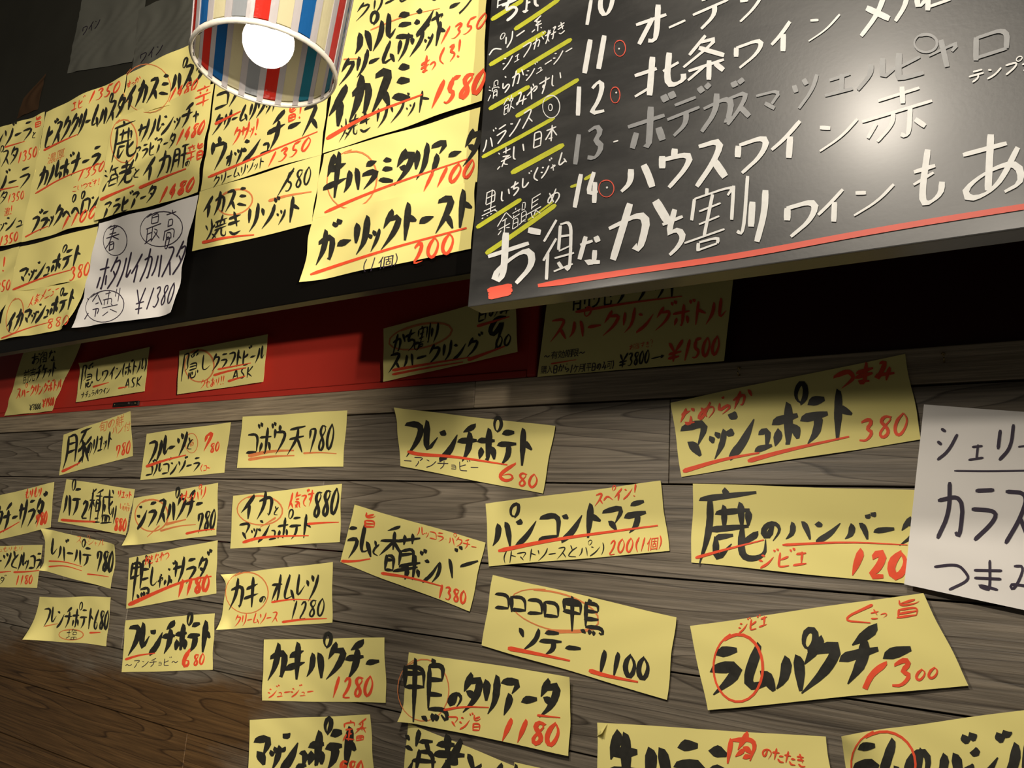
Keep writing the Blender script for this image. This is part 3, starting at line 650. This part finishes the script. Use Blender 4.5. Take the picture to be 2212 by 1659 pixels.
# ------------------------------------------------------------------ yellow sheets hanging on the black fascia
GU = 'yellow menu sheets hanging on the black fascia'
DU = 0.713
def hang(corners, label, items, off=0.004, mat=None, group=GU, **k):
    hang.n += 1; k.setdefault('edge', 0.002)
    return sheet('menu_sheet', corners, DU, off, mat or M_YEL, label, 'paper sheet', group, items, seed=100+hang.n, **k)
hang.n = 0
hang([(-110,318),(98,242),(46,522),(-150,566)], 'yellow pasta sheet at the far left of the fascia, three dishes at 1350', 
 [('kT','ゴルゴンゾーラ',-84,342,68,300,40,{'w':.10}),('kT','と',68,300,78,297,14,{'w':.12}),('rT','旨',72,276,91,271,22,{'w':.10}),('rU',[(10,318),(53,305)],3),('kT','パスタ',-18,366,38,350,34,{'w':.10}),('rT','1350',36,354,80,338,22,{'w':.11}),
  ('kT','ゴルゾーラ',-70,442,64,400,42,{'w':.10}),('kT','パスタ',-40,452,16,436,24,{'w':.1}),('rT','1350',14,440,52,430,18,{'w':.11}),('kT','ウォッシュ',-48,514,50,488,30,{'w':.12}),('rT','激!',8,468,26,462,18,{'w':.1}),('rT','1350',-4,534,39,520,20,{'w':.13}),('rU',[(0,410),(40,402)],3)],wave=.003)
hang([(99,242),(275,161),(208,481),(46,523)], 'yellow pasta sheet second from the left, bisque, carbonara and pepperoncino',
 [('rT','エビ',152,242,180,230,20,{'w':.1}),('rT','1350',186,226,258,198,24,{'w':.12,'slant':.3}),('kT','ビスククリームパスタ',92,322,262,254,50,{'w':.10,'slant':.25}),('rU',[(94,325),(130,306),(168,290)],4),('pT','濃厚',101,356,138,342,22,{'w':.08}),
  ('kT','カルボナーラ',77,410,214,356,44,{'w':.12,'slant':.2}),('rT','1350',164,394,224,368,22,{'w':.11,'slant':.3}),('rU',[(76,418),(140,380),(223,351)],3),('rT','こいつです!',155,416,215,398,13,{'w':.1}),
  ('kT','ブラックペペロン',62,508,210,452,40,{'w':.12,'slant':.2}),('rT','1100',128,498,206,470,26,{'w':.13,'slant':.3}),('rU',[(54,512),(80,498),(104,488)],3)],wave=.003)
hang([(275,161),(458,70),(452,200),(250,262)], 'yellow squid ink pasta 1480 sheet, partly behind the striped lamp, above the venison sausage sheet',
 [('kT','イカスミパスタ',263,242,440,176,52,{'w':.12,'slant':.2}),('rT','まっか',272,192,302,178,14,{'w':.1}),('rT','1480',360,222,424,194,26,{'w':.11,'slant':.35}),('pE',318,190,50,52,2,-.4)],wave=.003)
hang([(247,256),(462,180),(428,416),(205,477)], 'yellow arrabbiata sheet with venison sausage and shrimp squid liver, above the white sheet',
 [('kT','鹿',234,352,290,336,78,{'w':.085,'slant':.1}),('kT','サルシッチャ',292,312,430,262,44,{'w':.11,'slant':.2}),('rT','辛',418,236,452,226,42,{'w':.09}),('kT','アラビアータ',288,350,378,316,30,{'w':.11}),('rT','1480',376,316,438,288,30,{'w':.13,'slant':.35}),
  ('rT','辛旨',400,352,440,340,34,{'w':.10}),('kT','海老',222,412,286,392,48,{'w':.10}),('kT','と',286,386,302,382,20,{'w':.12}),('kT','イカ肝',302,398,400,362,52,{'w':.10,'slant':.15}),('kT','の',398,362,410,359,16,{'w':.12}),
  ('rU',[(216,432),(240,420),(290,400)],6),('rU',[(300,406),(350,384),(402,364)],6),('kT','アラビアータ',218,474,334,432,34,{'w':.12,'slant':.2}),('rT','1480',338,440,416,412,30,{'w':.15,'slant':.35}),('pE',268,304,28,46,3)],off=.006,wave=.003)
hang([(484,60),(738,-40),(692,333),(431,412)], 'yellow wash cheese risotto 1350 sheet hanging directly below the striped lamp',
 [('kT','ゴルゴンゾーラ',460,242,700,160,46,{'w':.11,'slant':.15}),('kT','クリームリゾット',456,292,600,236,38,{'w':.12,'slant':.25}),('rU',[(464,268),(520,240)],6),('rT','クサッ!',500,314,556,290,34,{'w':.10,'slant':.15}),
  ('kT','ウ',450,372,486,360,66,{'w':.11}),('kT','ォッ',484,364,522,350,52,{'w':.12}),('kT','シュ',520,352,586,328,50,{'w':.13}),('kT','チーズ',574,326,690,278,66,{'w':.12,'slant':.1}),('rT','旨!',618,264,652,254,28,{'w':.12}),
  ('rU',[(449,383),(549,341),(686,284)],5),('rT','1350',572,364,670,322,28,{'w':.13,'slant':.3}),('kT','クリームリゾット',458,406,570,360,22,{'w':.10})],wave=.002)
hang([(752,-120),(1064,-200),(1040,217),(699,332)], 'tall yellow risotto sheet between the striped lamp and the board, dishes at 1350 and 1580',
 [('kT','クリームリゾット',766,46,1000,-40,32,{'w':.12}),('kT','パルミジ',762,126,940,62,62,{'w':.145,'slant':.05}),('kT','ャ',930,64,962,52,60,{'w':.12}),('kT','ーノ',960,44,1022,20,60,{'w':.12,'slant':.3}),
  ('kT','クリームリゾット',728,186,960,92,50,{'w':.125,'slant':.2}),('rT','1350',944,98,1048,58,32,{'w':.11,'slant':.35}),('rT','まっくろ!',905,166,994,122,36,{'w':.12}),
  ('kT','イカスミ',702,284,890,212,88,{'w':.135,'slant':.12}),('kT','焼きリゾット',732,306,926,236,44,{'w':.11,'slant':.15}),('rT','1580',924,236,1042,202,52,{'w':.15,'slant':.3}),
  ('rU',[(705,300),(791,249),(912,204)],8),('pU',[(800,65),(870,35),(950,18)],3),('pU',[(742,128),(780,126)],3)],wave=.002)
hang([(701,334),(1037,231),(1029,392),(675,474)], 'yellow beef tagliata 1100 sheet left of the board, red ring on its first characters',
 [('kT','牛',696,436,742,420,90,{'w':.11}),('kT','ハラミ',738,422,852,392,58,{'w':.15}),('kT','タ',846,402,890,388,66,{'w':.15,'slant':.15}),('kT','リアータ',888,392,1036,346,68,{'w':.13,'slant':.12}),('rT','1100',906,416,1022,382,38,{'w':.15,'slant':.3}),
  ('rU',[(701,459),(760,432),(854,395),(1010,343)],6),('pE',761,388,52,62,4,.25)],wave=.0015,off=.003)
hang([(675,468),(1029,388),(1015,536),(653,612)], 'yellow garlic toast 200 sheet left of the board, lowest on the fascia',
 [('kT','ガーリック',678,574,862,528,74,{'w':.13,'slant':.12}),('kT','トースト',862,524,1018,486,76,{'w':.13,'slant':.1}),('rT','200',886,572,982,546,42,{'w':.14,'slant':.1}),('nT','(1個)',780,590,862,572,26,{'w':.07}),
  ('rU',[(670,593),(750,566),(848,535),(1008,492)],7,'line',.5)],off=.0045,wave=.002,curls=((3,.05,.006),))
hang([(431,414),(694,335),(674,484),(415,543)], 'yellow squid ink grilled risotto sheet with black 1580, below the lamp',
 [('kT','イカスミ',434,474,534,444,46,{'w':.12,'slant':.12}),('pE',508,436,38,26,4,-.3),('kT','1',590,430,616,418,54,{'w':.09,'slant':.5}),('kT','580',614,416,672,398,38,{'w':.10}),('pU',[(580,434),(620,422),(673,414)],6),
  ('kT','焼き',440,526,528,502,48,{'w':.11}),('kT','リゾット',528,502,646,476,52,{'w':.12}),('rU',[(436,524),(490,512),(549,507)],6)],off=.003)
hang([(215,483),(428,421),(376,677),(163,710)], 'white sheet with thin pen writing for cold squid pasta 1380, hanging below the yellow sheets',
 [('nT','春',226,544,254,536,50,{'w':.05}),('nE',249,519,25,32,2),('nT','最',312,526,344,516,54,{'w':.05}),('nT','高',350,520,378,512,58,{'w':.05}),('nE',349,494,45,37,2.2,-.2),
  ('nT','ホタルイカパスタ',205,630,394,588,66,{'w':.05,'slant':.22}),('nT','冷製',182,690,252,676,50,{'w':.05,'slant':.15}),('nE',227,661,41,33,2.2,-.3),('nT','¥',288,682,312,676,52,{'w':.05,'slant':.1}),('nT','1380',312,670,372,656,44,{'w':.06,'slant':.25})],
 off=.008,mat=M_WHT,group=None,wave=.003,curls=((3,.06,.01),(2,.05,.008)))
hang([(44,533),(211,489),(194,602),(20,632)], 'yellow mashed potato 380 sheet left of the white sheet, upper of two',
 [('kT','マッシュポテト',34,620,170,570,42,{'w':.12,'slant':.25}),('rT','380',148,608,194,594,28,{'w':.10}),('rU',[(27,626),(90,600),(156,582)],4)],wave=.002)
hang([(19,632),(194,601),(150,708),(-6,737)], 'yellow squid mashed potato sheet left of the white sheet, with scribbled red price',
 [('nT','',0,0,1,1,1)][:0]+[('rT','人気メニュー',58,666,126,632,22,{'w':.07,'slant':.3}),('kT','イカマッシュポテト',8,722,156,666,42,{'w':.12,'slant':.25}),('pE',32,682,17,38,2.5,.2),('rT','880',98,712,150,700,20,{'w':.10}),('rU',[(2,731),(60,708),(114,694)],3)],wave=.003,curls=((2,.04,.012),))
hang([(-90,562),(41,532),(2,735),(-120,762)], 'yellow sheet cut off by the left edge under the far left pasta sheet',
 [('rT','!',0,590,12,585,30,{'w':.1}),('rT','350',-10,634,22,626,22,{'w':.12}),('kT','ポテト',-80,620,-6,590,36,{'w':.12})],wave=.003,off=.0025)

# ------------------------------------------------------------------ the chalkboard
DB = 0.682
x0, x1 = on(1010, 664, DB).x, 0.62
zb = 0.2655; zt = 1.15
board = empty('chalkboard', ((x0+x1)/2, DB, zb), 'large black marker board with white handwritten wine list, top right', 'board')
bevel_box('board_panel', x0, x1, DB, DB+0.028, zb, zt, M_BOARD, board, 0.0012, 2)
zero = lambda x, z: 0.0
Nb = {'style': 'nib'}
def n_(w, **k): d = {'style': 'nib', 'w': w, 'slant': .05}; d.update(k); return d
def r_(w, **k): d = {'style': 'round', 'w': w, 'slant': .08}; d.update(k); return d
B = [
 ('wT','白い',1072,18,1130,-4,34,r_(.12)),('yU',[(1061,43),(1130,0)],9,'round'),('wT','ちょい',1080,52,1192,6,48,r_(.12)),('yU',[(1111,64),(1160,32),(1208,-2)],9,'round'),
 ('wT','ペリー',1056,128,1136,78,28,r_(.10)),('wT','系',1146,74,1173,64,30,r_(.08)),('yU',[(1057,141),(1179,68)],9,'round'),
 ('wT','シェフが好き',1084,153,1226,66,26,r_(.09)),('yU',[(1114,157),(1235,84)],9,'round'),
 ('wT','滑らか',1054,219,1130,180,34,r_(.08)),('wT','ジューシー',1134,176,1238,114,24,r_(.10)),('yU',[(1056,236),(1144,186)],9,'round'),
 ('wT','飲みやすい',1086,250,1214,180,32,r_(.085)),('yU',[(1114,252),(1250,171)],9,'round'),
 ('wT','バランス',1040,334,1154,262,34,r_(.08)),('wE',1191,230,18,24,2.5),('wE',1189,232,4,7,2.5),('yU',[(1041,340),(1120,298),(1198,254)],8,'round'),
 ('wT','凄い',1074,366,1134,340,38,r_(.08)),('wT','日本',1146,322,1203,302,34,r_(.08)),('yU',[(1104,374),(1218,312)],11,'round'),
 ('wT','黒',1040,472,1074,458,56,r_(.055)),('wT','いちじくジャム',1080,442,1224,352,28,r_(.11)),('yU',[(1029,492),(1126,430)],9,'round'),
 ('wT','余韻長',1072,514,1168,462,42,r_(.06)),('wT','め',1178,448,1210,436,34,r_(.085)),('yU',[(1049,548),(1120,500),(1201,442)],10,'round'),('yU',[(1140,476),(1194,436)],4,'round'),
 ('wT','1',1262,56,1282,52,50,n_(.15)),('wT','0',1290,40,1332,30,64,n_(.15)),('wT','11',1254,160,1314,142,64,n_(.17)),('sE',1339,104,12,17,2.5),('wE',1337,105,1.3,1.3,2),
 ('wT','1',1242,250,1262,246,56,n_(.16,slant=-.05)),('wT','2',1268,246,1314,240,66,n_(.15)),('sE',1329,205,10,17,2.5),('wE',1331,200,1.3,1.3,2),
 ('gT','1',1234,356,1262,350,58,n_(.17,slant=.0)),('gT','3',1264,348,1310,336,66,n_(.17)),('wT','-',1320,312,1342,306,8,n_(.6)),
 ('wT','14',1232,450,1296,436,64,n_(.15)),('yU',[(1232,404),(1250,398)],6,'round'),('yU',[(1262,388),(1282,376)],7,'round'),('sE',1310,407,16,18,2.5),('wE',1311,405,1.5,1.5,2.5),
 ('wT','オ',1362,110,1446,84,76,n_(.15)),('wT','ー',1440,70,1486,52,18,n_(.5)),('wT','デ',1494,70,1590,34,72,n_(.14)),('wT','ン',1590,52,1660,18,56,n_(.15)),('wT','10',1662,-20,1720,-40,60,n_(.12)),('wT','〜ソ',1352,8,1440,-22,38,n_(.15)),
 ('wT','北',1370,216,1476,190,78,n_(.16)),('wT','条',1474,188,1576,162,92,n_(.14)),('wT','ワ',1580,152,1654,132,58,n_(.17)),('wT','イ',1660,120,1716,106,64,n_(.17)),('wT','ン',1738,90,1824,68,54,n_(.13)),
 ('wT','メ',1852,80,1930,58,82,n_(.15)),('wT','ル',1934,44,2002,26,62,n_(.18)),('wT','ロ',1998,24,2062,6,66,n_(.16)),
 ('gT','ボ',1354,334,1448,310,94,n_(.14)),('gT','デ',1438,298,1524,272,76,n_(.15)),('gT','ガ',1508,288,1598,260,76,n_(.16)),('gT','ス',1566,272,1626,252,62,n_(.17)),('gT','マ',1630,252,1694,238,54,n_(.15)),
 ('gT','ツ',1704,240,1770,222,64,n_(.14)),('gT','エ',1774,214,1852,196,46,n_(.22)),('gT','ル',1852,194,1932,172,50,n_(.24)),('gT','ヒ',1922,176,2006,158,54,n_(.24)),('gE',2000,93,24,19,7),('gT','ャ',2004,160,2088,136,112,n_(.13)),('gT','ロ',2098,134,2184,112,62,n_(.18)),
 ('wT','テンプラ',2092,180,2240,146,24,r_(.16)),
 ('wT','ハ',1332,424,1418,404,64,n_(.20)),('wT','ウ',1418,412,1500,394,78,n_(.17)),('wT','ス',1496,404,1577,380,88,n_(.16)),('wT','ワ',1584,378,1666,356,76,n_(.17)),('wT','イ',1654,354,1744,336,80,n_(.16)),('wT','ン',1758,330,1862,300,62,n_(.16)),
 ('wT','赤',1858,326,2014,288,108,n_(.12)),
 ('wT','お',1050,632,1164,598,112,n_(.125)),('wT','得',1172,604,1246,586,116,n_(.09)),('wT','な',1243,584,1304,566,64,n_(.16)),('wT','か',1310,580,1440,544,122,n_(.13)),('wT','ち',1428,556,1484,538,88,n_(.14)),
 ('wT','割',1478,550,1610,512,122,n_(.095)),('wT','り',1606,534,1670,508,112,n_(.12)),('wT','ワ',1688,516,1772,498,80,n_(.17)),('wT','イ',1758,490,1836,472,70,n_(.16)),('wT','ン',1834,468,1944,438,58,n_(.18)),
 ('wT','も',1962,452,2042,434,112,n_(.12)),('wT','あ',2056,444,2232,406,126,n_(.115)),
 ('sU',[(1162,617),(1350,588),(1600,553),(1893,497),(2212,446),(2420,414)],13,'round'),('sU',[(1053,628),(1106,617)],12,'round'),('sU',[(1055,637),(1107,626)],12,'round'),('sU',[(1055,643),(1104,632)],10,'round'),
]
write(B, board, DB, zero, 0.0004, 'nib')

# ------------------------------------------------------------------ dim things above the fascia: grey and brown sheets on the far wall
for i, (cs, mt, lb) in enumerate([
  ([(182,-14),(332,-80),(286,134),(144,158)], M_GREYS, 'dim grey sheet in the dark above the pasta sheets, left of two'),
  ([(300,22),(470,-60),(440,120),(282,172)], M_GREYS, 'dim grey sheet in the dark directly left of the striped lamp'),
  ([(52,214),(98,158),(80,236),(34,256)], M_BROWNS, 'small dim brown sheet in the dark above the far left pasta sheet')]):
    items = [('nT','ワイン',176,78,216,56,20,{'w':.08})] if i == 0 else ([('nT','ワイン',300,138,352,112,22,{'w':.08})] if i == 1 else [])
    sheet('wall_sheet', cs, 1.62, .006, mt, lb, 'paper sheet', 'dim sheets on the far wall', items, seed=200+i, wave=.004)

# ------------------------------------------------------------------ screw hooks on the rail, latch on the red panel
def hook(px, py, label):
    P = on(px, py, 0.9985); r = empty('screw_hook', P, label, 'hook', 'screw hooks on the rail')
    pts = [P+Vector((0, 0.004, 0.004)), P+Vector((0, -0.005, 0.004))]
    for k in range(10):
        a = math.pi/2 + k*math.pi*1.45/9
        pts.append(P+Vector((0.0012*k/9, -0.005+0.0065*math.cos(a)*-1 - 0.0, -0.0015+0.0058*math.sin(a))))
    tube('hook_wire', pts, 0.0008, M_BRASS, r, 8, P)
    vs = [];
    tube('hook_collar', [P+Vector((0, 0.0, 0.004)), P+Vector((0, -0.0012, 0.004))], 0.0022, M_BRASS, r, 10, P)
hook(1597, 802, 'small brass screw hook in the rail, left of the top of the tilted 380 slip')
hook(2038, 772, 'small brass screw hook in the rail, right of the tilted 380 slip')
P = on(275, 873, 1.0)
lt = empty('latch', P, 'small dark metal latch at the foot of the red band below the wine slip', 'latch')
bevel_box('latch_plate', P.x-.055, P.x+.05, .996, 1.001, P.z-.0055, P.z+.0055, M_IRON, lt, .0008)
bevel_box('latch_bolt', P.x-.035, P.x+.02, .990, .996, P.z-.003, P.z+.003, M_IRON, lt, .0012, 2)
for s_ in (-.045, .04):
    bm = bmesh.new(); bmesh.ops.create_uvsphere(bm, u_segments=10, v_segments=6, radius=.0022)
    me = bpy.data.meshes.new('screw_head'); bm.to_mesh(me); bm.free(); me.materials.append(M_BRASS)
    o = bpy.data.objects.new('screw_head', me); C.objects.link(o); o.parent = lt; o.location = (s_, -.0045, 0)

# ------------------------------------------------------------------ the striped pendant lamp
YL = 0.33; k_ = YL/0.36
CL = Vector((-0.50860045*k_, YL, 0.37771601*k_)); RL = 0.05825889*k_
def glassmat(name, col, em=0.0, trans=0.45, rough=0.12):
    m = bpy.data.materials.new(name); m.use_nodes = True; nt = m.node_tree; N = nt.nodes; L = nt.links
    b = N['Principled BSDF']; b.inputs['Base Color'].default_value = (*col, 1); b.inputs['Roughness'].default_value = rough
    tl = N.new('ShaderNodeBsdfTranslucent'); tl.inputs[0].default_value = (*col, 1)
    mx = N.new('ShaderNodeMixShader'); mx.inputs[0].default_value = trans
    L.new(b.outputs[0], mx.inputs[1]); L.new(tl.outputs[0], mx.inputs[2]); L.new(mx.outputs[0], N['Material Output'].inputs[0])
    tc = N.new('ShaderNodeTexCoord'); n = N.new('ShaderNodeTexNoise'); n.inputs['Scale'].default_value = 120; L.new(tc.outputs['Object'], n.inputs['Vector'])
    bp = N.new('ShaderNodeBump'); bp.inputs['Strength'].default_value = 0.4; bp.inputs['Distance'].default_value = 0.001
    L.new(n.outputs['Fac'], bp.inputs['Height']); L.new(bp.outputs['Normal'], b.inputs['Normal']); L.new(bp.outputs['Normal'], tl.inputs['Normal'])
    return m
GM = {'r': glassmat('red_glass', (0.46, 0.025, 0.015)), 'b': glassmat('blue_glass', (0.01, 0.085, 0.25)), 'c': glassmat('cream_glass', (0.48, 0.44, 0.28)),
      's': glassmat('silver_glass', (0.17, 0.18, 0.19), trans=.2), 't': glassmat('teal_glass', (0.02, 0.15, 0.21))}
M_CAME = glassmat('pale_divider', (0.26, 0.24, 0.24), trans=.15, rough=.3)
M_RIM = pbr('rim_metal', (0.74, 0.70, 0.60), 0.25, 0.5, 0.35, bump=.3, bscale=90)
M_BULB = bpy.data.materials.new('lit_bulb'); M_BULB.use_nodes = True
nt = M_BULB.node_tree; e_ = nt.nodes.new('ShaderNodeEmission'); e_.inputs[0].default_value = (1.0, 0.90, 0.74, 1); e_.inputs[1].default_value = BULB_E
nt.links.new(e_.outputs[0], nt.nodes['Material Output'].inputs[0]); nt.nodes.remove(nt.nodes['Principled BSDF'])
lampo = empty('pendant_lamp', CL, 'pendant lamp with red, blue and cream striped glass shade and lit globe bulb', 'lamp')
H = 0.126; FL = 0.17   # height and outward flare of the shade going up
def shp(a, t, dr=0.0):
    r = RL*(1+FL*t*1.0)+dr
    return Vector((r*math.cos(a), r*math.sin(a), H*t))
NS = 22
seqs = list('crbcsrcbcrb') + list('rtctcrscbrc')
def strip(name, a0, a1, t0, t1, th, mat, dr=0.0, seg=4):
    vs, fs = [], []
    for j in (t0, t1):
        for i in range(seg+1):
            a = a0+(a1-a0)*i/seg
            vs.append(shp(a, j, dr)); vs.append(shp(a, j, dr-th))
    n = 2*(seg+1)
    for i in range(seg):
        a = 2*i
        fs += [(a, a+2, n+a+2, n+a), (a+3, a+1, n+a+1, n+a+3), (a+1, a+3, a+2, a), (n+a, n+a+2, n+a+3, n+a+1)]
    fs += [(0, n, n+1, 1), (2*seg, 2*seg+1, n+2*seg+1, n+2*seg)]
    return mesh_obj(name, vs, fs, mat, lampo)
for i in range(NS):
    a0 = 2*math.pi*i/NS + math.radians(-130); da = 2*math.pi/NS
    cm = seqs[i]
    g = strip('glass_strip', a0, a0+da*0.66, 0.035, 0.97, 0.0022, GM[cm], 0.0004)
    g['label'] = {'r': 'red glass strip', 'b': 'blue glass strip', 'c': 'cream glass strip', 's': 'silvery textured glass strip', 't': 'teal glass strip'}[cm]
    strip('divider_strip', a0+da*0.66, a0+da, 0.0, 1.0, 0.003, M_CAME, 0.001, 2)
def ring(name, r, z, rad, mat):
    pts = [Vector((r*math.cos(2*math.pi*k/48), r*math.sin(2*math.pi*k/48), z)) for k in range(48)]
    vs, fs = [], []
    for k, p in enumerate(pts):
        d = Vector((p.x, p.y, 0)).normalized()
        for q in range(8):
            t = 2*math.pi*q/8; vs.append(p+d*math.cos(t)*rad+Vector((0, 0, 1))*math.sin(t)*rad*1.6)
    for k in range(48):
        for q in range(8):
            fs.append((k*8+q, k*8+(q+1) % 8, ((k+1) % 48)*8+(q+1) % 8, ((k+1) % 48)*8+q))
    return mesh_obj(name, vs, fs, mat, lampo, True)
ring('rim', RL, 0.0015, 0.0016, M_RIM)
ring('rim', RL*(1+FL), H, 0.0026, M_RIM)
# cap, socket, cord, bulb
vs, fs = [], []
prof = [(RL*(1+FL), H), (RL*0.7, H+0.02), (0.02, H+0.03), (0.018, H+0.05)]
for r, z in prof:
    for k in range(32): vs.append(Vector((r*math.cos(2*math.pi*k/32), r*math.sin(2*math.pi*k/32), z)))
for j in range(3):
    for k in range(32): fs.append((j*32+k, j*32+(k+1) % 32, (j+1)*32+(k+1) % 32, (j+1)*32+k))
mesh_obj('cap', vs, fs, M_RIM, lampo, True)
tube('socket', [Vector((0, 0, H+0.045)), Vector((0, 0, 0.044))], 0.011, M_BLK, lampo, 16)
tube('cord', [Vector((0, 0, H+0.05)), Vector((0, 0, 3.2-CL.z))], 0.003, M_BLK, lampo, 8)
bm = bmesh.new(); bmesh.ops.create_uvsphere(bm, u_segments=24, v_segments=14, radius=0.0195)
for v in bm.verts:
    if v.co.z > 0.011: v.co.x *= 0.8; v.co.y *= 0.8; v.co.z = 0.011+(v.co.z-0.011)*1.5
me = bpy.data.meshes.new('bulb'); bm.to_mesh(me); bm.free(); me.materials.append(M_BULB)
me.polygons.foreach_set('use_smooth', [True]*len(me.polygons))
bo = bpy.data.objects.new('bulb', me); C.objects.link(bo); bo.parent = lampo; bo.location = (0, 0, 0.0228)

# the frosted globe throws its light downwards and sideways below the rim
sd = bpy.data.lights.new('bulb_light', 'SPOT'); sd.energy = 13.0; sd.color = (1.0, 0.90, 0.76); sd.shadow_soft_size = 0.02
sd.spot_size = math.radians(168); sd.spot_blend = 0.25
so_ = bpy.data.objects.new('bulb_light', sd); C.objects.link(so_); so_.parent = lampo; so_.location = (0, 0, -0.0005)
